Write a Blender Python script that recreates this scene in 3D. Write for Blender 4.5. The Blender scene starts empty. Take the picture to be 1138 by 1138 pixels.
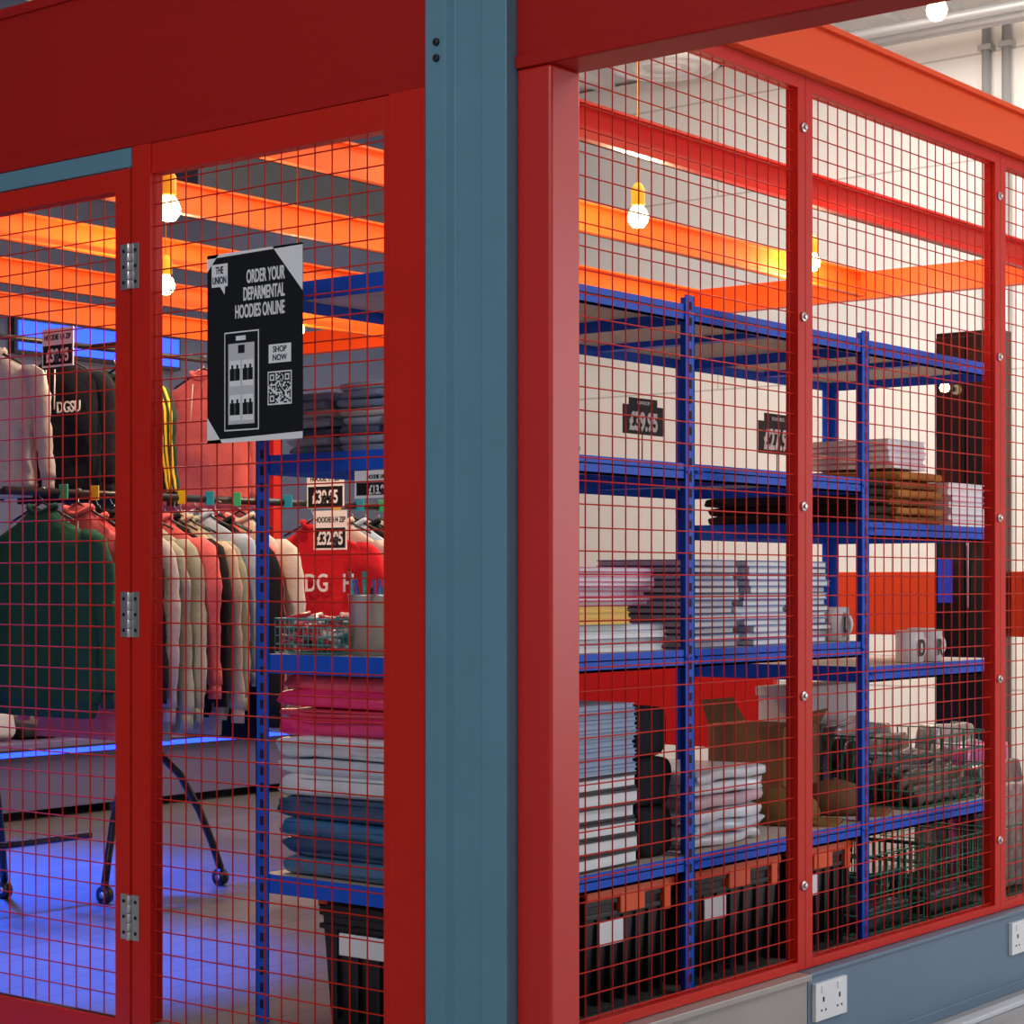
import bpy, math, random
from mathutils import Vector, Matrix, noise
random.seed(7)
scene = bpy.context.scene
try:
    scene.view_settings.view_transform = 'Standard'
except Exception as e:
    print(e)

# ---------------------------------------------------------------- materials
MATS = {}
def mat(name, col, rough=0.5, metal=0.0, bump=0.0, bscale=40, var=0.0, vscale=6, emit=None, estr=0, coat=0, spec=0.5):
    if name in MATS: return MATS[name]
    m = bpy.data.materials.new(name); m.use_nodes = True
    nt = m.node_tree; b = nt.nodes['Principled BSDF']
    b.inputs['Base Color'].default_value = (col[0], col[1], col[2], 1)
    b.inputs['Roughness'].default_value = rough
    b.inputs['Metallic'].default_value = metal
    b.inputs['Specular IOR Level'].default_value = spec
    if coat: b.inputs['Coat Weight'].default_value = coat; b.inputs['Coat Roughness'].default_value = 0.15
    if emit: b.inputs['Emission Color'].default_value = (*emit, 1); b.inputs['Emission Strength'].default_value = estr
    tc = nt.nodes.new('ShaderNodeTexCoord')
    if var > 0:
        n = nt.nodes.new('ShaderNodeTexNoise'); n.inputs['Scale'].default_value = vscale; n.inputs['Detail'].default_value = 5
        nt.links.new(tc.outputs['Object'], n.inputs['Vector'])
        mx = nt.nodes.new('ShaderNodeMixRGB'); mx.inputs[1].default_value = tuple(max(0, v*(1-var)) for v in col)+(1,)
        mx.inputs[2].default_value = tuple(min(1, v*(1+var)) for v in col)+(1,)
        nt.links.new(n.outputs['Fac'], mx.inputs[0]); nt.links.new(mx.outputs[0], b.inputs['Base Color'])
    if bump > 0:
        n2 = nt.nodes.new('ShaderNodeTexNoise'); n2.inputs['Scale'].default_value = bscale; n2.inputs['Detail'].default_value = 4
        nt.links.new(tc.outputs['Object'], n2.inputs['Vector'])
        bp = nt.nodes.new('ShaderNodeBump'); bp.inputs['Strength'].default_value = bump; bp.inputs['Distance'].default_value = 0.01
        nt.links.new(n2.outputs['Fac'], bp.inputs['Height']); nt.links.new(bp.outputs[0], b.inputs['Normal'])
    MATS[name] = m
    return m

RED = mat('red_paint', (0.60, 0.015, 0.006), 0.40, bump=0.03, bscale=15, var=0.08, vscale=4, spec=.25)
REDP = mat('red_paint_post', (0.60, 0.014, 0.008), 0.38, bump=0.03, bscale=12, var=0.08, vscale=4, spec=.55)
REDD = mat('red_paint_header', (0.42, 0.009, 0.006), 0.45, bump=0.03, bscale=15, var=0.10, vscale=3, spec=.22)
ORG = mat('orange_red_paint', (0.85, 0.075, 0.008), 0.42, bump=0.03, bscale=15, spec=.25)
ORJ = mat('bulb_lit_paint', (0.88, 0.12, 0.008), 0.45, bump=0.03, bscale=15, spec=.25)  # joist colour with the warm light of the bulbs put into it
WIRE = mat('red_wire', (0.52, 0.018, 0.008), 0.5, spec=.15)
STEEL = mat('blue_grey_paint', (0.120, 0.270, 0.360), 0.42, bump=0.04, bscale=12, var=0.1, vscale=5)
PLINTH = mat('plinth_paint', (0.13, 0.20, 0.28), 0.4, var=0.12, vscale=3)
LEDGE = mat('plinth_ledge', (0.40, 0.36, 0.33), 0.35, metal=0.2, var=0.1)
BLUE = mat('blue_rack_paint', (0.008, 0.095, 0.62), 0.4, spec=.25)
DARK = mat('slot_dark', (0.004, 0.006, 0.02), 0.8)
CHIP = mat('chipboard', (0.50, 0.44, 0.37), 0.75, var=0.3, vscale=60, bump=0.1, bscale=80)
ZINC = mat('zinc', (0.62, 0.62, 0.6), 0.3, metal=0.9)
WHITE = mat('white_plastic', (0.8, 0.8, 0.8), 0.35)
PAPER = mat('paper_white', (0.85, 0.85, 0.86), 0.6)
BLACK = mat('black_paper', (0.006, 0.007, 0.010), 0.5, spec=.3)
BLKM = mat('black_metal', (0.012, 0.012, 0.014), 0.35)
BLKP = mat('black_plastic', (0.010, 0.011, 0.014), 0.3)
ORP = mat('orange_plastic', (0.85, 0.10, 0.02), 0.35)
YEL = mat('yellow_holder', (0.85, 0.45, 0.01), 0.4, emit=(1,.45,.02), estr=.25)
CORD = mat('orange_cord', (0.7, 0.25, 0.02), 0.6)
BULB = mat('bulb_glow', (1, .8, .5), 0.3, emit=(1.0, 0.76, 0.40), estr=7)
GREENW = mat('green_wire', (0.02, 0.16, 0.10), 0.4)
TEALW = mat('teal_wire', (0.10, 0.32, 0.32), 0.4)
KRAFT = mat('kraft_paper', (0.30, 0.16, 0.07), 0.8, bump=0.2)

# ---------------------------------------------------------------- mesh builder
class MB:
    def __init__(s): s.v=[]; s.f=[]; s.mi=[]; s.sm=[]; s.mats=[]
    def m(s, m):
        if m not in s.mats: s.mats.append(m)
        return s.mats.index(m)
    def add(s, vs, fs, m, smooth=False):
        o=len(s.v); s.v += [tuple(v) for v in vs]; k=s.m(m)
        for f in fs: s.f.append([i+o for i in f]); s.mi.append(k); s.sm.append(smooth)
    def box(s, x0,x1,y0,y1,z0,z1,m):
        vs=[(x0,y0,z0),(x1,y0,z0),(x1,y1,z0),(x0,y1,z0),(x0,y0,z1),(x1,y0,z1),(x1,y1,z1),(x0,y1,z1)]
        s.add(vs,[(0,3,2,1),(4,5,6,7),(0,1,5,4),(1,2,6,5),(2,3,7,6),(3,0,4,7)],m)
    def rotbox(s, c, sx,sy,sz, ang, m):
        vs=[]
        for z in (-sz/2,sz/2):
            for x,y in ((-sx/2,-sy/2),(sx/2,-sy/2),(sx/2,sy/2),(-sx/2,sy/2)):
                vs.append((c[0]+x*math.cos(ang)-y*math.sin(ang), c[1]+x*math.sin(ang)+y*math.cos(ang), c[2]+z))
        s.add(vs,[(0,3,2,1),(4,5,6,7),(0,1,5,4),(1,2,6,5),(2,3,7,6),(3,0,4,7)],m)
    def loft(s, rings, m, cap=True, smooth=True):
        n=len(rings[0]); vs=[p for r in rings for p in r]; fs=[]
        for i in range(len(rings)-1):
            for j in range(n):
                a=i*n+j; b=i*n+(j+1)%n; fs.append((a,b,b+n,a+n))
        if cap:
            fs.append(tuple(reversed(range(n)))); fs.append(tuple((len(rings)-1)*n+j for j in range(n)))
        s.add(vs,fs,m,smooth)
    def tube(s, pts, r, m, seg=8, smooth=True):
        pts=[Vector(p) for p in pts]; rings=[]
        rs = r if isinstance(r,(list,tuple)) else [r]*len(pts)
        prev=None
        for i,p in enumerate(pts):
            t=(pts[min(i+1,len(pts)-1)]-pts[max(i-1,0)]).normalized()
            if prev is None:
                up=Vector((0,0,1)) if abs(t.z)<0.9 else Vector((1,0,0))
                a=t.cross(up).normalized()
            else:
                a=(prev-t*prev.dot(t)).normalized()
            prev=a; b=t.cross(a)
            rings.append([p+a*rs[i]*math.cos(2*math.pi*j/seg)+b*rs[i]*math.sin(2*math.pi*j/seg) for j in range(seg)])
        s.loft(rings,m,True,smooth)
    def prism(s, prof, z0, z1, m):
        n=len(prof); vs=[(x,y,z0) for x,y in prof]+[(x,y,z1) for x,y in prof]
        fs=[tuple(reversed(range(n))), tuple(range(n,2*n))]+[(i,(i+1)%n,(i+1)%n+n,i+n) for i in range(n)]
        s.add(vs,fs,m)
    def lathe(s, c, prof, m, seg=20):
        rings=[[ (c[0]+r*math.cos(2*math.pi*j/seg), c[1]+r*math.sin(2*math.pi*j/seg), c[2]+z) for j in range(seg)] for r,z in prof]
        s.loft(rings,m,True,True)
    def fold(s, x0,x1,y0,y1,z0,z1,m, wob=0.006, seed=0):
        N=28; rings=[]
        cy=(y0+y1)/2; cz=(z0+z1)/2
        ts=[0,.012,.04,.15,.3,.5,.7,.85,.96,.988,1]
        es=[.60,.84,.98,1,1,1,1,1,.98,.84,.60]
        for t,e in zip(ts,es):
            x=x0+(x1-x0)*t
            ring=[]
            for j in range(N):
                a=2*math.pi*(j+.5)/N; ca,sa=math.cos(a),math.sin(a)
                px=math.copysign(abs(ca)**0.22,ca); pz=math.copysign(abs(sa)**0.34,sa)
                yy=cy+px*(y1-y0)/2*(0.97+0.03*e)
                q=noise.noise(Vector((x*9+seed,yy*9,seed*1.7)))*wob
                ring.append((x+noise.noise(Vector((yy*12,seed,pz)))*wob*1.5, yy+q, cz+pz*(z1-z0)/2*e+q*.5))
            rings.append(ring)
        s.loft(rings,m,True,True)
    def obj(s, name, bevel=0.0, parent=None):
        me=bpy.data.meshes.new(name); me.from_pydata(s.v,[],s.f)
        for m in s.mats: me.materials.append(m)
        for i,p in enumerate(me.polygons):
            p.material_index=s.mi[i]; p.use_smooth=s.sm[i]
        me.update()
        o=bpy.data.objects.new(name,me); scene.collection.objects.link(o)
        if bevel:
            md=o.modifiers.new('bevel','BEVEL'); md.width=bevel; md.segments=2; md.limit_method='ANGLE'; md.angle_limit=math.radians(50)
        if parent: o.parent=parent
        return o

def text(parent, s, pos, size, face, m, sx=1.0, name='lettering', align='LEFT', ext=0.0006, off=0.015):
    c=bpy.data.curves.new(name,'FONT'); c.body=s; c.size=size; c.extrude=ext; c.align_x=align; c.offset=size*off
    o=bpy.data.objects.new(name,c); scene.collection.objects.link(o); c.materials.append(m)
    if face=='-X': M=Matrix(((0,0,-1),(-1,0,0),(0,1,0)))
    else: M=Matrix(((1,0,0),(0,0,-1),(0,1,0)))
    M=M@Matrix.Diagonal((sx,1,1))
    M4=M.to_4x4(); M4.translation=Vector(pos); o.matrix_world=M4
    if parent: o.parent=parent
    return o

# ---------------------------------------------------------------- building shell
GZ=0.0; FZ=0.20
b=MB(); b.box(-8,7.6,-7,9,-0.1,GZ,mat('concrete',(0.36,0.37,0.38),0.55,bump=0.1,bscale=30,var=0.15,vscale=2)); b.obj('floor')
fm=mat('vinyl_planks',(0.25,0.21,0.18),0.33)
nt=fm.node_tree; br=nt.nodes.new('ShaderNodeTexBrick'); tc=nt.nodes.new('ShaderNodeTexCoord')
br.inputs['Scale'].default_value=1.0; br.inputs['Brick Width'].default_value=1.2; br.inputs['Row Height'].default_value=0.15; br.inputs['Mortar Size'].default_value=0.003
br.inputs['Color1'].default_value=(0.135,0.125,0.118,1); br.inputs['Color2'].default_value=(0.105,0.098,0.094,1); br.inputs['Mortar'].default_value=(0.04,0.036,0.034,1)
nt.links.new(tc.outputs['Object'],br.inputs['Vector']); nt.links.new(br.outputs['Color'],nt.nodes['Principled BSDF'].inputs['Base Color'])
b=MB(); b.box(0.0,5.0,0.03,5.9,0.0,FZ,fm); b.obj('floor_shop')
wm=mat('painted_block_wall',(0.66,0.64,0.60),0.75)
nt=wm.node_tree; br=nt.nodes.new('ShaderNodeTexBrick'); tc=nt.nodes.new('ShaderNodeTexCoord')
br.inputs['Scale'].default_value=1.0; br.inputs['Brick Width'].default_value=1.2; br.inputs['Row Height'].default_value=0.6; br.inputs['Mortar Size'].default_value=0.006
br.inputs['Color1'].default_value=(0.77,0.76,0.72,1); br.inputs['Color2'].default_value=(0.73,0.72,0.68,1); br.inputs['Mortar'].default_value=(0.52,0.50,0.47,1)
sp=nt.nodes.new('ShaderNodeSeparateXYZ'); cb=nt.nodes.new('ShaderNodeCombineXYZ')
nt.links.new(tc.outputs['Object'],sp.inputs[0]); nt.links.new(sp.outputs['Y'],cb.inputs['X']); nt.links.new(sp.outputs['Z'],cb.inputs['Y'])
nt.links.new(cb.outputs[0],br.inputs['Vector']); nt.links.new(br.outputs['Color'],nt.nodes['Principled BSDF'].inputs['Base Color'])
b=MB(); b.box(7.5,7.7,-7,9,0,4.4,wm); b.obj('wall_right')
b=MB(); b.box(-8,7.5,6.4,6.6,0,4.4,mat('wall_back_paint',(0.10,0.12,0.20),0.7,var=0.1)); b.obj('wall_back')
cm=mat('ceiling_paint',(0.68,0.68,0.67),0.8,var=0.06)
b=MB(); b.box(-8,7.7,-7,9,4.42,4.5,cm)
for i in range(44):
    y=-6.9+i*.36; b.box(-8,7.5,y,y+.12,4.385,4.42,cm)
b.obj('ceiling')

# ---------------------------------------------------------------- blue-grey corner column
b=MB()
prof=[(-.012,.103),(-.012,.088),(-.03,.084),(-.03,.034),(-.014,.022),(-.014,-.046),(-.03,-.060),(-.03,-.121),(0.085,-.121),(0.085,.103)]
b.prism(list(reversed(prof)),0,2.62,STEEL)
for z in (2.245,2.277):
    b.tube([(-.036,.056,z),(-.028,.056,z)],0.008,BLKM,8)
b.obj('corner_column',0.002)
b=MB(); b.box(0.0,0.095,-.207,-.1225,0,2.2,REDP); b.obj('corner_post',0.006)
b=MB(); b.box(0.09,0.10,-.12,-.0,0,2.2,RED); b.obj('trim_2')

def header(y0,y1,name):
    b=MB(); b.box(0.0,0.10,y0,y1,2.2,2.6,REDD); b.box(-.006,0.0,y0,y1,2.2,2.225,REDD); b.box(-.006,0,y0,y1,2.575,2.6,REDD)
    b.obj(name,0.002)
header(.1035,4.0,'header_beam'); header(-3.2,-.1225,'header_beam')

b=MB(); b.box(0.1,5.0,-.03,.05,2.46,2.60,ORG); b.box(0.1,5.0,-.045,-.03,2.585,2.60,ORG); b.box(0.1,5.0,-.045,-.03,2.46,2.475,ORG); b.obj('top_rail_beam',0.002)

# ---------------------------------------------------------------- joists
def joist(y,m,x0=0.12,x1=5.0):
    b=MB(); b.box(x0,x1,y-.005,y+.005,2.49,2.60,m); b.box(x0,x1,y-.035,y+.005,2.592,2.60,m); b.box(x0,x1,y-.035,y+.005,2.49,2.498,m); b.obj('roof_joist')
for y,m in ((.94,RED),(1.85,ORJ),(2.74,ORJ),(3.65,ORJ),(4.55,ORJ),(5.4,ORJ)): joist(y,m)
b=MB(); b.box(5.0,5.06,-.04,5.9,2.48,2.60,ORG); b.obj('end_beam')
for y in (0.0,5.6):
    b=MB(); b.box(5.0,5.06,y-.03,y+.03,0,2.48,RED); b.obj('end_post')
OB=mat('dull_orange_red',(.55,.05,.012),.5,spec=.2)
b=MB(); b.box(5.0,5.04,.04,2.75,.97,1.25,OB); b.box(5.0,5.04,2.30,5.5,.42,.82,REDD); b.obj('end_rail_panels',0.003)

# ---------------------------------------------------------------- wire mesh
WR=0.0019
def wires_y(b,x0,x1,z0,z1,y,p=.05):
    n=int((x1-x0)/p)
    for i in range(n+1):
        x=x0+(x1-x0-n*p)/2+i*p; b.tube([(x,y,z0),(x,y,z1)],WR,WIRE,6)
    n=int((z1-z0)/p)
    for i in range(n+1):
        z=z0+(z1-z0-n*p)/2+i*p; b.tube([(x0,y-.004,z),(x1,y-.004,z)],WR,WIRE,6)
def wires_x(b,y0,y1,z0,z1,x,p=.05):
    n=int((y1-y0)/p)
    for i in range(n+1):
        y=y0+(y1-y0-n*p)/2+i*p; b.tube([(x,y,z0),(x,y,z1)],WR,WIRE,6)
    n=int((z1-z0)/p)
    for i in range(n+1):
        z=z0+(z1-z0-n*p)/2+i*p; b.tube([(x-.004,y0,z),(x-.004,y1,z)],WR,WIRE,6)

def panel_y(x0,x1):
    b=MB(); T=.035
    b.box(x0,x0+T,-.015,.02,.24,2.458,RED); b.box(x1-T,x1,-.015,.02,.24,2.458,RED)
    b.box(x0+T,x1-T,-.015,.02,2.425,2.458,RED); b.box(x0+T,x1-T,-.015,.02,.24,.262,RED)
    wires_y(b,x0+T,x1-T,.262,2.425,.0)
    z=.45
    while z<2.4:
        b.tube([(x1-.012,-.015,z),(x1-.012,-.021,z)],.012,ZINC,10); b.tube([(x1-.012,-.021,z),(x1-.012,-.027,z)],.007,ZINC,6)
        z+=.47
    b.obj('mesh_panel',0.0015)
panel_y(.14,1.295); panel_y(1.297,2.422); panel_y(2.424,3.55); panel_y(3.552,4.68)

b=MB()
b.box(-.012,.03,.104,.200,.10,2.199,RED)
b.box(-.004,.03,.2005,.222,.10,2.199,RED)
b.box(-.008,.03,.930,.992,.10,2.199,RED)
b.box(-.004,.03,.222,.930,2.13,2.199,RED); b.box(-.004,.03,.222,.93,.10,.19,RED)
wires_x(b,.222,.930,.19,2.13,.006)
b.obj('mesh_panel',0.002)
b=MB()
b.box(-.008,.03,1.000,1.050,.11,2.150,RED); b.box(-.008,.03,1.86,1.93,.11,2.150,RED)
b.box(-.008,.03,1.05,1.86,2.102,2.15,RED); b.box(-.008,.03,1.05,1.86,.11,.195,RED)
wires_x(b,1.05,1.86,.195,2.102,.006)
b.obj('door_1',0.002)
b=MB(); b.box(-.004,.03,1.0,1.95,2.155,2.199,STEEL); b.obj('trim_1',0.001)
b=MB(); b.box(-.008,.03,1.94,2.02,.1,2.155,RED); b.obj('door_frame_post',0.002)
b=MB(); b.box(0,.05,.104,2.1,.0,.099,PLINTH); b.obj('door_sill',0.002)
for z in (1.925,1.128,.435):
    b=MB()
    b.box(-.011,-.0085,1.004,1.028,z-.052,z+.052,ZINC); b.box(-.011,-.0085,.966,.990,z-.052,z+.052,ZINC)
    for k in range(5): b.tube([(-.014,.996,z-.052+k*.0208),(-.014,.996,z-.052+k*.0208+.0195)],.0062,ZINC,10)
    for dz in (-.036,0,.036):
        for y in (1.017,.977): b.tube([(-.0125,y,z+dz),(-.0105,y,z+dz)],.0045,DARK,8)
    b.obj('door_hinge',0.0005)

# ---------------------------------------------------------------- plinth, sockets, trunking
b=MB()
b.box(.1,1.262,-.04,.03,.0,.232,LEDGE); b.box(.1,1.26,-.055,.03,.222,.238,LEDGE)
b.box(1.266,5.0,-.04,.03,.0,.232,PLINTH); b.box(1.266,5.0,-.048,.03,.228,.238,PLINTH)
b.box(.1,5.0,-.044,-.04,.0,.03,PLINTH)
b.obj('plinth_beam',0.002)
def socket(x):
    b=MB(); b.box(x-.078,x+.078,-.052,-.0405,.115,.208,WHITE)
    for dx in (-.04,.04):
        b.box(x+dx-.011,x+dx+.011,-.0545,-.052,.183,.200,WHITE)
        b.box(x+dx-.004,x+dx+.004,-.0526,-.052,.160,.172,DARK)
        b.box(x+dx-.014,x+dx-.007,-.0526,-.052,.137,.142,DARK); b.box(x+dx+.007,x+dx+.014,-.0526,-.052,.137,.142,DARK)
    b.obj('wall_socket',0.002)
socket(1.362); socket(2.50)
b=MB(); b.box(.6,5.0,-.14,-.10,0.001,.016,mat('trunking',(0.6,0.62,0.65),0.4)); b.obj('cable_trunking',0.003)

# ---------------------------------------------------------------- poster
b=MB()
b.box(-.0125,-.0115,.444,.737,1.507,1.922,BLACK)
X=-.0130
def tri(pts,m): b.add([(X,p[0],p[1]) for p in pts],[tuple(range(len(pts)))],m)
tri([(.444,1.922),(.444,1.820),(.535,1.922)],PAPER)
tri([(.444,1.922),(.737,1.922),(.737,1.914),(.444,1.918)],PAPER)
tri([(.737,1.922),(.70,1.922),(.737,1.885)],PAPER)
tri([(.737,1.507),(.737,1.565),(.69,1.507)],PAPER)
tri([(.444,1.507),(.737,1.507),(.737,1.514),(.444,1.522)],PAPER)
b.box(X-.0006,X,.672,.722,1.850,1.900,PAPER); tri([(.697,1.851),(.680,1.851),(.682,1.832)],PAPER)
b.box(X-.0003,X,.575,.682,1.532,1.748,PAPER); b.box(X-.0008,X-.0003,.578,.679,1.535,1.745,BLACK)
b.box(X-.0012,X-.0008,.588,.669,1.546,1.722,mat('screen_grey',(.6,.6,.62),.5))
b.box(X-.0015,X-.0008,.615,.645,1.728,1.738,PAPER)
b.box(X-.0016,X-.0012,.618,.638,1.700,1.718,BLACK)
for i in range(2):
    for j in range(2):
        yc=.648-i*.040; zc=1.655-j*.075
        b.box(X-.0015,X-.0012,yc-.017,yc+.017,zc-.026,zc+.03,PAPER)
        for k in (-.008,.008):
            b.box(X-.0019,X-.0015,yc+k-.0075,yc+k+.0075,zc-.014,zc+.012,BLACK); b.box(X-.0019,X-.0015,yc+k-.003,yc+k+.003,zc+.012,zc+.020,BLACK)
b.box(X-.0006,X,.478,.545,1.672,1.712,PAPER)
b.box(X-.0006,X,.476,.548,1.582,1.654,PAPER)
q=random.Random(3); n=19; c=.066/n
for i in range(n):
    for j in range(n):
        fi = (i<6 and j<6) or (i<6 and j>n-7) or (i>n-7 and j>n-7)
        ii=i if i<6 else i-(n-6); jj=j if j<6 else j-(n-6)
        on = (ii in (0,5) or jj in (0,5) or (ii in (2,3) and jj in (2,3))) if fi else q.random()<.5
        if on:
            y1=.545-i*c; z0=1.585+j*c; b.box(X-.0010,X-.0006,y1-c,y1,z0,z0+c,BLACK)
po=b.obj('poster')
for i,l in enumerate(('ORDER YOUR','DEPARMENTAL','HOODIES ONLINE')):
    text(po,l,(X-.0005,.497,1.851-i*.037),.040,'-X',PAPER,.46,align='RIGHT',off=.02)
text(po,'SHOP\nNOW',(X-.0008,.5115,1.695),.018,'-X',BLACK,.9,align='CENTER')
text(po,'THE\nUNION',(X-.0009,.697,1.879),.022,'-X',BLACK,.60,align='CENTER')

# ---------------------------------------------------------------- shelving
XS=[.168,1.048,1.932,2.80]; Y0,Y1=.15,.77
LV={0:[1.876,1.49,1.037,.536],1:[1.876,1.49,1.037,.536],2:[1.876,1.37,.965,.536]}
def upright(b,x,y,sx,sy):
    b.box(min(x,x+sx*.040),max(x,x+sx*.040),min(y,y+sy*.003),max(y,y+sy*.003),FZ,1.90,BLUE)
    b.box(min(x,x+sx*.003),max(x,x+sx*.003),min(y,y+sy*.040),max(y,y+sy*.040),FZ,1.90,BLUE)
    z=FZ+.03
    while z<1.88:
        xc=x+sx*.020; b.box(xc-.005,xc+.005,y-.0012,y+.0042,z,z+.020,DARK)
        yc=y+sy*.020; b.box(x-.0012,x+.0042,yc-.005,yc+.005,z,z+.020,DARK)
        z+=.038
for i in range(3):
    b=MB(); xa,xb=XS[i],XS[i+1]
    if i==0:
        upright(b,xa,Y0,1,1); upright(b,xa,Y1,1,-1)
    upright(b,xb,Y0,-1,1); upright(b,xb,Y1,-1,-1)
    for z in LV[i]:
        a=xa+(.004 if i==0 else .001); c=xb-.001-.003
        b.box(a,c,Y0+.004,Y0+.006,z-.042,z+.001,BLUE); b.box(a,c,Y1-.006,Y1-.004,z-.042,z+.001,BLUE)
        b.box(a,c,Y0+.004,Y0+.03,z-.018,z-.015,BLUE); b.box(a,c,Y0+.004,Y0+.012,z-.042,z-.036,BLUE)
        b.box(a,a+.002,Y0+.006,Y1-.006,z-.042,z+.001,BLUE); b.box(c-.002,c,Y0+.006,Y1-.006,z-.042,z+.001,BLUE)
        b.box(a+.002,c-.002,Y0+.006,Y1-.006,z-.014,z,CHIP)
        b.box((a+c)/2-.02,(a+c)/2+.02,Y0+.03,Y1-.03,z-.030,z-.0145,BLUE)
        for px in (a+.012,a+.030,c-.012,c-.030):
            b.tube([(px,Y0+.0005,z-.02),(px,Y0-.002,z-.02)],.004,BLUE,6)
    b.obj('shelving_rack')

# ---------------------------------------------------------------- stacks
def cloth(name,c,r=.85): return mat('cloth_'+name,c,r,bump=.3,bscale=60,var=.12,vscale=18,spec=.2)
def bag(name,c): return mat('bagged_'+name,c,.35,bump=.6,bscale=20,var=.25,vscale=14,coat=.7)
def clothes_stack(name,x0,x1,y0,y1,z0,layers,wob=.012):
    b=MB(); z=z0+.001; k=0
    for m,th in layers:
        jx=random.uniform(-.010,.010); jy=random.uniform(-.010,.010)
        b.fold(x0+jx,x1+jx,y0+jy,y1+jy,z,z+th*1.04,m,wob,k*3.1)
        z+=th; k+=1
    return b.obj(name)
def book_stack(name,x0,x1,y0,y1,z0,n,th,cover,edge=PAPER,jit=.012,rot=.05):
    b=MB(); z=z0+.001
    for i in range(n):
        cx=(x0+x1)/2+random.uniform(-jit,jit); cy=(y0+y1)/2+random.uniform(-jit,jit); a=random.uniform(-rot,rot)
        cv=cover[i%len(cover)]; w,d=x1-x0,y1-y0
        b.rotbox((cx,cy,z+th*.08),w,d,th*.16,a,cv)
        b.rotbox((cx,cy,z+th*.5),w-.006,d-.006,th*.70,a,edge)
        b.rotbox((cx,cy,z+th*.90),w,d,th*.16,a,cv)
        z+=th
    return b.obj(name)
navy=bag('navy',(.03,.08,.17)); navy2=bag('slate',(.06,.16,.29)); wht=bag('white',(.72,.74,.78)); pnk=bag('pink',(.85,.03,.18)); lb=bag('pale',(.54,.61,.70)); coral=bag('coral',(.88,.08,.14)); bl2=bag('blueb',(.04,.16,.34))
clothes_stack('folded_hoodie_stack',.205,.54,.20,.735,.536,[(navy2,.042),(navy,.045),(bl2,.042),(navy,.05),(wht,.052),(lb,.035),(wht,.05),(pnk,.045),(coral,.018),(pnk,.04),(coral,.035)],.018)
dn=cloth('denim',(.22,.29,.42)); dn2=cloth('steelblue',(.36,.42,.53)); gy=cloth('greyfold',(.52,.50,.52)); nv=cloth('navyfold',(.10,.13,.22))
def jeans(y0,y1,n):
    b=MB(); z=1.491
    for i in range(n):
        m=[dn,dn2,nv,dn2,gy,dn][i%6]
        b.fold(.205+random.uniform(0,.02),.50,y0+random.uniform(-.012,.012),y1+random.uniform(-.012,.012),z,z+.021,m,.012,i*2.7+y0); z+=.020
    b.obj('folded_jeans_stack')
jeans(.24,.38,7); jeans(.42,.55,8); jeans(.58,.71,7)
mag=mat('magenta_cover',(.70,.04,.25),.3); pkc=mat('pink_cover',(.80,.30,.45),.3); yl=mat('yellow_cover',(.85,.52,.02),.35); pur=mat('purple_cover',(.30,.16,.42),.4); bluc=mat('blue_cover',(.10,.17,.42),.35)
lblu=mat('pale_blue_cover',(.35,.44,.58),.4); blk=mat('black_cover',(.015,.017,.022),.35)
book_stack('magazine_stack',.56,1.0,.20,.50,1.037,4,.016,[PAPER,lblu],jit=.02)
book_stack('yellow_folder_stack',.58,.86,.21,.50,1.102,3,.014,[yl],edge=yl,jit=.01)
book_stack('magenta_magazine_stack',.60,1.0,.24,.54,1.145,8,.0115,[mag,mag,pkc],jit=.015)
book_stack('notebook_stack',.57,.84,.18,.46,.536,6,.036,[blk,blk],edge=PAPER,jit=.008)
book_stack('pale_notebook_stack',.57,.84,.18,.46,.754,15,.0108,[lblu,bluc],edge=lblu,jit=.005,rot=.02)
clothes_stack('black_tote_stack',.865,1.00,.19,.50,.536,[(cloth('blk',(.012,.013,.018)),.12)]*3)
book_stack('spiral_notebook_stack',1.09,1.31,.19,.47,1.037,13,.017,[bluc,bluc,blk],jit=.012)
book_stack('spiral_notebook_stack',1.36,1.58,.20,.46,1.037,13,.017,[bluc,pur,lblu],jit=.014,rot=.12)
book_stack('spiral_notebook_stack',1.62,1.82,.22,.50,1.037,13,.017,[bluc,lblu,blk],jit=.014,rot=.1)
clothes_stack('bagged_shirt_stack',1.10,1.44,.20,.56,.536,[(wht,.03),(lb,.03),(wht,.035),(bag('pinkw',(.6,.4,.45)),.03),(wht,.035),(wht,.03)],.02)
br1=cloth('brown',(.26,.11,.035)); br2=cloth('dkbrown',(.040,.026,.020)); orr=cloth('rust',(.46,.20,.05))
clothes_stack('folded_shirt_stack',1.97,2.14,.20,.72,1.37,[(br2,.026)]*5,.01)
clothes_stack('folded_shirt_stack',2.16,2.44,.19,.60,1.37,[(br1,.026),(orr,.024),(br1,.026),(orr,.026),(br1,.026),(orr,.026)],.01)
book_stack('pink_book_stack',2.18,2.40,.22,.50,1.534,5,.017,[PAPER,pkc],jit=.008)
book_stack('white_book_stack',2.50,2.74,.18,.46,1.37,7,.019,[PAPER,pkc,PAPER],jit=.008)
b=MB(); b.box(1.99,2.20,.46,.72,.537,.78,KRAFT)
b.add([(1.99,.46,.78),(2.20,.46,.78),(2.18,.42,.83),(2.0,.42,.82)],[(0,1,2,3)],KRAFT); b.add([(1.99,.72,.78),(2.20,.72,.78),(2.18,.75,.85),(2.0,.75,.85)],[(0,1,2,3)],KRAFT)
b.obj('cardboard_box',0.003)
b=MB(); b.box(2.31,2.74,.60,.74,.537,.86,PAPER); b.box(2.30,2.75,.595,.745,.85,.88,PAPER); b.obj('white_carton',0.003)
book_stack('document_stack',1.55,1.80,.42,.70,.536,8,.018,[blk,PAPER],jit=.01)
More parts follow.
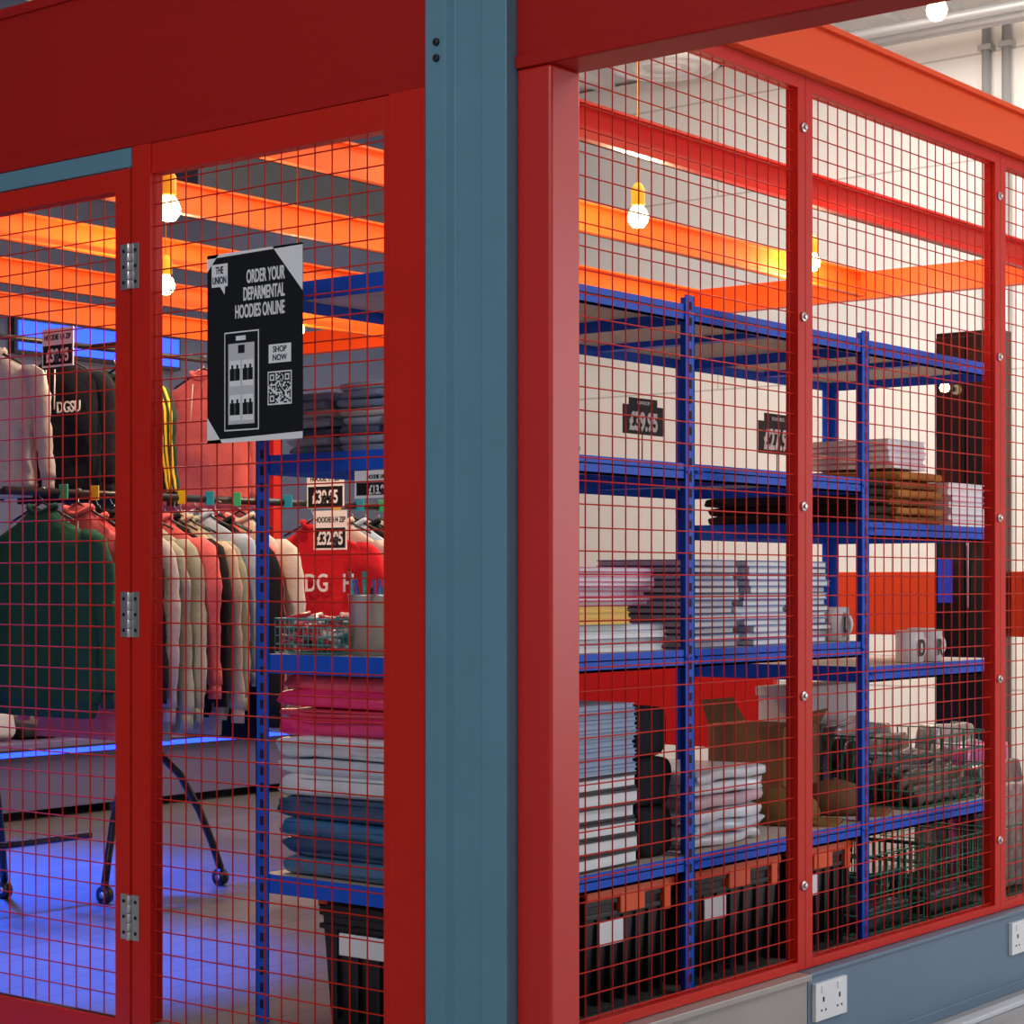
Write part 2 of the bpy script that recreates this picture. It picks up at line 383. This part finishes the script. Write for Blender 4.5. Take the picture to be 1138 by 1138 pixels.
def cap(x,y,z,c,ang):
    b=MB(); m=cloth('cap%g'%c[0],c)
    prof=[(.095,0),(.098,.03),(.090,.055),(.065,.078),(.03,.090),(.004,.092)]
    b.lathe((x,y,z),prof,m,20)
    rings=[]
    for t in range(6):
        r=.090+.070*t/5; wd=.75-.05*t
        top=[(x+r*math.cos(ang+a),y+r*math.sin(ang+a),z+.012-.006*t*abs(a)/.6+.004) for a in [(-wd+2*wd*k/8) for k in range(9)]]
        bot=[(p[0],p[1],p[2]-.005) for p in reversed(top)]
        rings.append(top+bot)
    b.loft(rings,m); b.lathe((x,y,z+.091),[(.008,-.002),(.009,.004),(.001,.007)],m,8)
    b.obj('baseball_cap')
cap(1.76,.32,.54,(.22,.13,.04),-1.2); cap(2.06,.33,.54,(.20,.10,.05),-1.2)
def mug(x,y,z,ltr,ang=-.3):
    b=MB(); b.lathe((x,y,z),[(.036,0),(.041,.004),(.041,.095),(.037,.095),(.036,.012),(.001,.012)],WHITE,28)
    pts=[(x+(.038+.030*math.sin(t))*math.cos(ang),y+(.038+.030*math.sin(t))*math.sin(ang),z+.048-.030*math.cos(t)) for t in [math.pi*k/8 for k in range(9)]]
    b.tube(pts,.0055,WHITE,8); o=b.obj('mug'); text(o,ltr,(x-.024,y-.0425,z+.022),.066,'-Y',blk,.8,off=.03)
mug(2.30,.215,.966,'D'); mug(2.42,.215,.966,'R'); mug(1.880,.23,1.038,'U',-1.9); mug(2.58,.32,.966,'S',.4)
def crate(x0,x1,y0,y1,z0,z1):
    b=MB(); t=.02
    prof0=[(x0+t,y0+t),(x1-t,y0+t),(x1-t,y1-t),(x0+t,y1-t)]; prof1=[(x0+.006,y0+.006),(x1-.006,y0+.006),(x1-.006,y1-.006),(x0+.006,y1-.006)]
    zt=z1-.035
    vs=[(x,y,z0) for x,y in prof0]+[(x,y,zt) for x,y in prof1]
    b.add(vs,[(3,2,1,0),(0,1,5,4),(1,2,6,5),(2,3,7,6),(3,0,4,7),(4,5,6,7)],BLKP)
    b.box(x0,x1,y0,y1,zt-.03,zt-.018,BLKP)
    b.box(x0,x1,y0,y1,zt,z1-.008,BLKP)
    b.box(x0+.03,x1-.03,y0+.03,y1-.03,z1-.008,z1,BLKP)
    n=6
    for i in range(n):
        x=x0+.05+(x1-x0-.1)*i/(n-1); b.box(x-.004,x+.004,y0+.002,y0+.03,z0+.02,zt-.03,BLKP)
        y=y0+.05+(y1-y0-.1)*i/(n-1); b.box(x0+.002,x0+.03,y-.004,y+.004,z0+.02,zt-.03,BLKP)
    ym=(y0+y1)/2; xm=(x0+x1)/2
    b.box(x0,x1,y0-.004,y0+.024,z1-.022,z1+.004,ORP); b.box(x0,x1,y1-.024,y1+.004,z1-.016,z1+.004,ORP)
    b.box(xm-.05,xm+.05,y0-.006,y0+.02,z1-.060,z1-.012,ORP)
    b.box(x1-.05,x1-.02,y0-.006,y0+.02,z1-.075,z1-.012,ORP)
    b.box(x0+.03,x0+.05,y0+.02,y1-.02,z1-.006,z1+.003,ORP); b.box(x1-.05,x1-.03,y0+.02,y1-.02,z1-.006,z1+.003,ORP)
    b.box(x0+.05,x0+.15,y0+.0005,y0+.006,z1-.13,z1-.075,PAPER)
    b.box(x0+.001,x0+.006,ym-.06,ym+.15,z1-.12,z1-.07,PAPER)
    b.obj('storage_crate',0.002)
crate(.22,.60,.20,.62,FZ+.001,.485); crate(.64,1.0,.18,.66,FZ+.001,.488); crate(1.09,1.50,.18,.66,FZ+.001,.488); crate(1.55,1.89,.18,.66,FZ+.001,.488)
def basket(x0,x1,y0,y1,z0,z1,m=GREENW,n=10,r=.0018):
    b=MB()
    for k in range(5):
        z=z0+.003+(z1-z0)*k/4; b.tube([(x0,y0,z),(x1,y0,z),(x1,y1,z),(x0,y1,z),(x0,y0,z)],.003 if k==4 else r,m,5)
    for i in range(n+1):
        x=x0+(x1-x0)*i/n; b.tube([(x,y0,z1),(x,y0,z0+.003),(x,y1,z0+.003),(x,y1,z1)],r,m,5)
        y=y0+(y1-y0)*i/n; b.tube([(x0,y,z1),(x0,y,z0+.003),(x1,y,z0+.003),(x1,y,z1)],r,m,5)
    return b
basket(2.24,2.74,.18,.56,.538,.74,r=.0028).obj('wire_basket'); basket(1.98,2.36,.20,.62,FZ,.42,r=.0028).obj('wire_basket'); basket(2.40,2.76,.20,.62,FZ,.42,r=.0028).obj('wire_basket'); basket(2.88,3.3,.2,.62,FZ,.42).obj('wire_basket')
clr=mat('clear_bagging',(.24,.23,.22),.10,bump=1.0,bscale=35,var=.8,vscale=35,coat=1); mgb=bag('mg',(.5,.05,.25)); brb=bag('brb',(.12,.08,.05)); dkb=bag('dkb',(.04,.04,.05))
b=MB()
mm=[dkb,brb,dkb,dkb,clr,brb,dkb,clr,clr]
for i in range(9):
    b.fold(2.27+.01*(i%3),2.70-.01*i,.195+i*.038,.235+i*.038,.545,.60+.022*i+.015*(i%2),mm[i],.030,i*1.9)
b.obj('bagged_clothes_pile')
b=MB()
for i in range(6): b.fold(2.9+.02*i,3.28,.24+i*.05,.30+i*.05,.21,.55+.04*(i%3)+.02*i,[clr,dkb,mgb,dkb,clr,clr][i],.025,i*2.9)
b.obj('bagged_clothes_pile')
for (x0,x1) in ((2.0,2.34),(2.42,2.74)):
    b=MB()
    for i in range(5): b.fold(x0+.02,x1-.02,.22+i*.075,.29+i*.075,.206,.27+.03*(i%2),[dkb,br2,dkb,navy,dkb][i],.015,i*2.3+x0)
    b.obj('folded_dark_clothes')
pc=[mat('pen%d'%i,c,.3) for i,c in enumerate([(.7,.05,.09),(.03,.3,.25),(.05,.1,.5),(.8,.8,.82),(.1,.4,.45),(.02,.02,.03)])]
b=basket(.205,.42,.565,.745,1.038,1.115,TEALW,12,.0016)
for i in range(100):
    x=random.uniform(.215,.40); y=random.uniform(.575,.735); z=random.uniform(1.05,1.118); a=random.uniform(-.6,.6)+ (1.57 if i%2 else 0)
    L=.035; p0=(max(.212,x-L*math.cos(a)),max(.572,min(.738,y-L*math.sin(a))),z); p1=(max(.212,min(.413,x+L*math.cos(a))),max(.572,min(.738,y+L*math.sin(a))),z+.012)
    b.tube([p0,p1],.006,pc[[0,3,1,3,3,0][i%6]],6)
b.obj('marker_basket')
b=MB(); b.lathe((.255,.50,1.038),[(.038,0),(.046,.13),(.048,.133),(.048,.137),(.043,.137),(.036,.01),(.001,.01)],ZINC,24)
for i in range(14):
    a=i*.45; b.tube([(.255+.02*math.cos(a),.50+.02*math.sin(a),1.06),(.255+.043*math.cos(a),.50+.043*math.sin(a),1.19+.018*(i%3))],.0035,pc[[4,2,1,5,2,4][i%6]],6)
b.obj('pen_bucket')

def price_card(x,y,z,txt,face='-Y',w=.13,h=.095,stand=0,head='HOODIE 1/4 ZIP'):
    b=MB()
    if face=='-Y':
        b.box(x-w/2,x+w/2,y,y+.002,z,z+h,BLACK); b.box(x-w*.35,x+w*.35,y,y+.002,z+h,z+h*1.25,BLACK)
        if stand: b.tube([(x,y+.004,z-stand),(x,y+.004,z+h*.5)],.002,BLKM,6); b.box(x-.03,x+.03,y-.015,y+.03,z-stand,z-stand+.004,BLKM)
        o=b.obj('price_card'); text(o,txt,(x,y-.0009,z+h*.16),h*.85,'-Y',PAPER,.74,align='CENTER',off=.04); text(o,head,(x,y-.0006,z+h*1.04),h*.16,'-Y',PAPER,.75,align='CENTER')
    else:
        b.box(x,x+.002,y-w/2,y+w/2,z,z+h,PAPER); b.box(x-.0006,x,y-w/2+.006,y+w/2-.006,z+.006,z+h*.56,BLACK)
        if stand: b.tube([(x+.004,y,z+h*.5),(x+.004,y,z+h+stand)],.002,BLKM,6)
        o=b.obj('price_card'); text(o,txt,(x-.0009,y,z+h*.14),h*.46,'-X',PAPER,.72,align='CENTER',off=.03); text(o,head,(x-.0006,y,z+h*.70),h*.2,'-X',BLACK,.75,align='CENTER')
price_card(1.508,.62,1.610,'£39.95',w=.195,h=.080,stand=.118,head='QUARTER ZIP')
price_card(2.345,.69,1.60,'£27.95',w=.23,h=.10,stand=.228,head='ROUNDNECK')
b=MB(); b.box(.60,.78,.30,.44,1.491,1.505,blk); b.box(.61,.79,.31,.45,1.505,1.515,PAPER); b.box(.60,.78,.30,.44,1.515,1.525,blk); b.obj('black_folder')
price_card(.160,.385,1.385,'£13.95','-X',w=.14,h=.060)

# ---------------------------------------------------------------- garments
def garment(name,cx,cy,zt,w,L,m,th=.045,hood=False,sl=None,trim=None,rail=.07,stripe=None,logo=None,lsz=.060,loff=-.06):
    b=MB(); sd=random.uniform(0,50); N=30; q=th/.045
    def P(lat,fw,z): return (cx-fw,cy+lat,z)
    key=[(0,.050,.020),(.03,.080,.026),(.07,.125,.03),(.12,w*.32,.034),(.17,w*.37,.038),(.30,w*.365,.042),(.60,w*.37,.045),(.90,w*.38,.046),(.925,w*.385,.046),(.93,w*.35,.036),(1.0,w*.345,.034)]
    rings=[]
    ts=[0,.015,.03,.05,.07,.095,.12,.145,.17,.2,.24,.28,.32,.37,.42,.47,.52,.57,.62,.67,.72,.77,.82,.87,.9,.925,.93,.965,1.0]
    for t in ts:
        for k in range(len(key)-1):
            if key[k][0]<=t<=key[k+1][0]:
                f=(t-key[k][0])/(key[k+1][0]-key[k][0]); hw=key[k][1]*(1-f)+key[k+1][1]*f; tk=key[k][2]*(1-f)+key[k+1][2]*f; break
        tk*=q; ring=[]
        for j in range(N):
            a=2*math.pi*j/N; ca,sa=math.cos(a),math.sin(a)
            lat=math.copysign(abs(ca)**.75,ca)*hw; fw=math.copysign(abs(sa)**.75,sa)*tk*.5
            wr=(noise.noise(Vector((lat*14,t*3+sd,sd)))*.022+noise.noise(Vector((lat*35+t*9,t*12+sd,sd+9)))*.010)*min(1,t*5)*min(q,1.4)
            ring.append(P(lat+wr*.4,fw+wr*(1 if sa>=0 else -.3),zt-t*L))
        rings.append(ring)
    b.loft(rings,m)
    SL=(sl or L*.92)
    for s in (-1,1):
        rr=[];pts=[]
        for k in range(19):
            t=k/18
            lat=s*(w*.335+.055*min(1,t*4)**.6+.020*t+.012*math.sin(t*5+sd))
            r=(.048-.016*t)*(1+.07*math.sin(t*21+sd)+.06*math.sin(t*43+sd*2))
            if k==0: r*=.55
            p=P(lat,.004+.014*math.sin(t*4+sd)*min(q,1.3),zt-.10*L-t*SL*.84)
            pts.append((p,r))
            rr.append([(p[0]-math.sin(2*math.pi*j/14)*r*.42*min(q,1.5), p[1]+math.cos(2*math.pi*j/14)*r, p[2]) for j in range(14)])
        b.loft(rr,m)
        p=pts[-1][0]
        b.loft([[(p[0]-math.sin(2*math.pi*j/12)*.012,p[1]+math.cos(2*math.pi*j/12)*.027,p[2]-dz) for j in range(12)] for dz in (0,.02,.045)],trim or m)
        if stripe:
            for f in (-.8,-.35,.1):
                b.tube([(p[0]-r*.42*math.sqrt(1-f*f)*min(q,1.5)-.001,p[1]+f*r,p[2]) for p,r in pts],.005,stripe,6)
    col=[P(.062*math.cos(2*math.pi*j/16),.016*math.sin(2*math.pi*j/16),zt+.002+.012*math.cos(4*math.pi*j/16)) for j in range(17)]
    b.tube(col,.009,trim or m,8)
    if hood:
        hr=[]
        for k in range(7):
            t=k/6; r=math.sin(math.pi*(.14+.78*t))
            hr.append([P(.085*r*math.cos(2*math.pi*j/14),.016*r*math.sin(2*math.pi*j/14)-.005,zt+.025-.10*t) for j in range(14)])
        b.loft(hr,m)
        for s in (-.022,.022): b.tube([P(s,.022*q,zt-.03),P(s*1.2,.028*q,zt-.16)],.0022,PAPER,6)
    b.tube([P(-.15,0,zt-.035),P(0,0,zt+.025),P(.15,0,zt-.035)],.004,BLKM,6)
    hk=[P(0,0,zt+.02),P(0,0,zt+rail-.035)]+[P(.018*math.sin(a)*1,0,zt+rail-.018-.018*math.cos(a)) for a in (0.6,1.4,2.2,3.0,3.8)]
    b.tube(hk,.0018,ZINC,6)
    o=b.obj(name)
    if logo: text(o,logo,(cx-.034*q-.012,cy+loff,zt-L*.38),lsz,'-X',PAPER,.9,align='CENTER',ext=.001)
    return o
C=cloth
green=C('green',(.014,.075,.045)); blkc=C('black',(.012,.012,.015)); coralc=C('coral',(.72,.15,.15)); sage=C('sage',(.38,.39,.30)); sand=C('sand',(.52,.42,.31)); grey=C('grey',(.44,.42,.41)); paleb=C('paleblue',(.42,.52,.66)); redc=C('red',(.55,.012,.02)); cream=C('cream',(.65,.60,.52)); navc=C('navy',(.010,.012,.020))
garment('sweatshirt',.80,2.33,1.42,.66,.62,green,th=.075,trim=C('green2',(.010,.05,.035)))
cols=[coralc,coralc,blkc,grey,sage,sage,coralc,blkc,sand,sage,paleb,blkc,coralc,cream]
for i,m in enumerate(cols):
    garment('sweatshirt' if i%2 else 'hooded_jumper',.93+i*.052,2.33+random.uniform(-.03,.03),1.41+random.uniform(-.015,.01),.58,.62+random.uniform(-.05,.09),m,hood=(i%2==0),th=.04)
garment('sweatshirt',1.96,2.31,1.40,.66,.60,redc,th=.06,logo='DG   H',lsz=.085,loff=-.12)
for i,m in enumerate([cream,paleb,blkc,grey,sand,coralc,navc]): garment('sweatshirt',2.10+i*.07,2.33,1.41,.58,.62,m,th=.045)
garment('hooded_jumper',.95,2.77,1.93,.58,.46,grey,th=.05,hood=True)
garment('hooded_jumper',1.12,2.66,1.92,.58,.46,navc,th=.05,hood=True,logo='DGSU',loff=-.12,lsz=.05)
garment('striped_jacket',1.40,2.69,1.90,.58,.46,C('dkgreen',(.02,.06,.04)),th=.05,stripe=mat('yellow_stripe',(.80,.55,.03),.6))
garment('hooded_jumper',1.80,2.70,1.93,.62,.50,coralc,th=.06,hood=True)
b=MB()
b.tube([(.66,2.33,1.475),(2.72,2.33,1.475)],.013,BLKM,10); b.tube([(.66,2.70,1.985),(2.2,2.70,1.985)],.010,BLKM,10)
for x in (.70,1.30,2.66):
    b.tube([(x,2.47,.62),(x,2.47,1.985 if x<2 else 1.475)],.014,BLKM,10)
    b.tube([(x,2.33,1.475),(x,2.47,1.475)],.01,BLKM,8)
    if x<2: b.tube([(x,2.70,1.985),(x,2.47,1.985)],.01,BLKM,8)
    for dx,dy in ((-.25,-.13),(.24,-.13)) if x>.8 else ((.22,.2),):
        pts=[(x,2.47,.66)]+[(x+dx*t,2.47+dy*t,.66-.40*t**2.2) for t in (.25,.5,.75,.9,1)]
        b.tube(pts,.013,BLKM,8)
        cx,cy=x+dx,2.47+dy
        b.tube([(cx,cy,.27),(cx,cy,.245)],.012,BLKM,8); b.tube([(cx-.012,cy,FZ+.028),(cx+.012,cy,FZ+.028)],.028,BLKP,16); b.tube([(cx-.014,cy,FZ+.028),(cx+.014,cy,FZ+.028)],.010,ZINC,10)
b.tube([(.45,2.47,.40),(1.10,2.47,.40)],.012,BLKM,8)
b.obj('clothes_rail')
price_card(1.80,2.11,1.45,'£39.95','-X',w=.17,h=.13); price_card(1.76,2.05,1.31,'£32.95','-X',w=.15,h=.13)
price_card(.93,2.42,1.87,'£39.95','-X',w=.15,h=.12)
b=MB()
for i in range(14):
    x=.86+i*.12; m=[mat('tag_green',(.05,.45,.2),.4),mat('tag_yellow',(.7,.5,.02),.4),mat('tag_blue',(.02,.30,.5),.4)][i%3]
    b.box(x-.002,x+.002,2.285,2.325,1.455,1.50,m)
b.obj('size_divider_set',0.001)
b=MB(); b.box(.1,4.2,4.3,4.95,.24,.50,mat('bench_grey',(.10,.08,.16),.5)); b.box(.08,4.22,4.28,4.97,.50,.53,mat('bench_top',(.12,.09,.18),.4))
for x in (.2,1.5,2.8,4.1): b.box(x-.03,x+.03,4.35,4.9,FZ,.24,BLKM)
b.obj('display_bench',0.003)
clothes_stack('magenta_blanket_stack',.7,1.5,4.35,4.85,.533,[(pnk,.07),(mat('cloth_mag',(.45,.02,.2),.8),.07)])
b=MB()
for i,m in enumerate([navc,coralc,grey,blkc,sand,coralc,navc,paleb,grey,coralc]):
    b.fold(1.6+i*.25,1.8+i*.25,4.4,4.85,.533,.58+.04*(i%3),m,.01,i)
b.obj('folded_clothes_row')
CB=mat('cabinet_black',(.006,.006,.009),.12)
b=MB(); b.box(4.45,4.58,.93,1.20,FZ,2.22,CB); b.box(4.437,4.45,.935,1.062,.24,2.2,CB); b.box(4.437,4.45,1.068,1.195,.24,2.2,CB)
b.box(4.433,4.437,1.12,1.185,1.12,1.30,mat('blue_reflection',(.01,.02,.1),.2,emit=(.01,.04,.5),estr=.5))  # small glowing box stands in for a blue reflection on the cabinet front
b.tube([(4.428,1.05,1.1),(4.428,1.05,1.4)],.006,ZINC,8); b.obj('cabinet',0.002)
b=MB(); b.tube([(4.437,1.13,1.99),(4.40,1.13,1.99)],.012,ZINC,10); b.lathe((4.385,1.13,1.97),[(.001,0),(.016,.005),(.022,.02),(.016,.035),(.001,.04)],BULB,14); b.obj('bulb_reflection')  # glowing globe added as a bulb's reflection in the glossy cabinet
# ---------------------------------------------------------------- pendants
def pendant(x,y,z,ztop,power=18):
    b=MB(); b.tube([(x,y,z+.10),(x,y,ztop)],.003,CORD,6)
    b.lathe((x,y,z+.035),[(.018,0),(.024,.004),(.024,.055),(.014,.075),(.004,.08)],YEL,16)
    b.lathe((x,y,z-.042),[(.001,0),(.020,.004),(.034,.022),(.037,.040),(.029,.062),(.018,.077)],BULB,20)
    b.lathe((x,y,ztop-.02),[(.04,0),(.04,.02)],YEL,16)
    o=b.obj('pendant_lamp')
    l=bpy.data.lights.new('bulb','POINT'); l.energy=power; l.color=(1,.68,.38); l.shadow_soft_size=.04
    lo=bpy.data.objects.new('bulb_light',l); scene.collection.objects.link(lo); lo.location=(x,y,z-.10); lo.parent=o
pendant(2.605,1.40,2.46,4.385,48); pendant(.99,1.98,2.32,4.385,32); pendant(2.206,3.35,2.36,4.385,36); pendant(4.38,1.74,2.56,4.385,32); pendant(3.33,.64,3.2,4.385,40); pendant(4.0,4.4,2.45,4.385,34)
# ---------------------------------------------------------------- building services
gp=mat('grey_conduit',(.42,.43,.43),.4,metal=.3)
for y in (2.39,2.27):
    b=MB(); b.tube([(7.46,y,0),(7.46,y,4.38)],.025,gp,10)
    for z in (2.9,3.7,4.2): b.box(7.43,7.5,y-.04,y+.04,z,z+.03,gp)
    b.obj('conduit_pipe')
for z,x in ((4.28,7.2),(4.22,6.8),(4.30,6.5)):
    b=MB(); b.tube([(x,-6,z),(x,3.3,z),(x,3.36,z+.02),(x,3.38,4.385)],.03,gp,10)
    for y in range(-5,3,2): b.tube([(x,y,z),(x,y,4.385)],.006,gp,6)
    b.obj('ceiling_pipe')
dw=mat('diffuser_white',(.85,.85,.83),.4)
b=MB(); b.lathe((7.05,4.3,4.34),[(.02,-.03),(.10,-.03),(.12,-.0),(.16,-.03),(.20,-.03),(.22,.0),(.27,-.03),(.31,-.025),(.34,.0),(.34,.045)],dw,28); b.obj('ceiling_diffuser')
b=MB(); b.box(3.9,5.3,5.0,5.6,3.2,3.6,mat('duct_dark',(.03,.035,.045),.4))
for x in (4.2,5.0): b.tube([(x,5.3,3.6),(x,5.3,4.4)],.01,BLKM,6)
b.obj('ventilation_duct',0.01)
bl=mat('blue_led',(.05,.1,1),.4,emit=(.004,.050,1),estr=3)
for x in (1.2,2.8,4.4):
    b=MB(); b.box(x-.6,x+.6,6.34,6.395,2.45,2.65,BLKM); b.box(x-.58,x+.58,6.33,6.34,2.47,2.63,bl); b.obj('led_panel')
b=MB(); b.box(.12,4.18,4.262,4.279,.47,.499,BLKM); b.box(.12,4.18,4.255,4.262,.475,.495,bl); b.obj('led_strip')

# ---------------------------------------------------------------- lights
def area(name,loc,rot,size,e,col,sy=None):
    l=bpy.data.lights.new(name,'AREA'); l.energy=e; l.color=col; l.size=size
    if sy: l.shape='RECTANGLE'; l.size_y=sy
    o=bpy.data.objects.new(name,l); scene.collection.objects.link(o); o.location=loc; o.rotation_euler=rot; return o
area('ceiling_light_front',(-4.5,-1.0,4.3),(0,math.radians(-25),0),3.0,170,(.95,.97,1.0),3)
area('ceiling_light_aisle',(2.5,-3.6,4.3),(math.radians(22),0,0),3.0,130,(.93,.97,1.0),2)
area('ceiling_light_shop',(5.4,1.5,4.3),(0,math.radians(-16),0),2.0,205,(1,.95,.88),3)
area('ceiling_light_shop_b',(1.5,1.6,4.3),(0,0,0),1.5,40,(1,.90,.78),2.0)
area('ceiling_fill',(3.5,1.5,2.75),(math.radians(180),0,0),2.5,60,(1,.96,.90),3)  # unseen fill added above the shop to brighten the ceiling
fill=area('post_fill_light',(5.4,-4.6,1.9),(0,0,0),2.6,85,(.90,.95,1.0),2.6)  # unseen fill added to lighten the post's side face, no window here
fill.rotation_euler=(Vector((0,0,1.3))-Vector((5.4,-4.6,1.9))).to_track_quat('-Z','Y').to_euler()
def spot(loc,tgt,e,col,deg):
    l=bpy.data.lights.new('blue_spot','SPOT'); l.energy=e; l.color=col; l.spot_size=math.radians(deg); l.spot_blend=.8; l.shadow_soft_size=.06
    o=bpy.data.objects.new('blue_spot_light',l); scene.collection.objects.link(o); o.location=loc
    o.rotation_euler=(Vector(tgt)-Vector(loc)).to_track_quat('-Z','Y').to_euler()
spot((.15,1.45,2.4),(.20,1.75,.2),1700,(.0,.10,1),46)
spot((1.0,3.2,1.8),(1.0,3.1,.2),1300,(.0,.10,1),80)
spot((2.5,4.6,2.0),(2.0,6.4,1.9),250,(.02,.08,1),110)
w=bpy.data.worlds.new('world'); scene.world=w; w.use_nodes=True
w.node_tree.nodes['Background'].inputs[0].default_value=(.80,.88,1,1); w.node_tree.nodes['Background'].inputs[1].default_value=.40

# ---------------------------------------------------------------- camera
cam=bpy.data.cameras.new('camera'); co=bpy.data.objects.new('camera',cam); scene.collection.objects.link(co)
co.location=(-3.074,-2.546,1.2); co.rotation_euler=(math.radians(90),0,math.atan2(-.784,.621))
cam.sensor_width=36; cam.lens=2234/1138*36; cam.shift_y=79/1138; cam.clip_start=.05
scene.camera=co
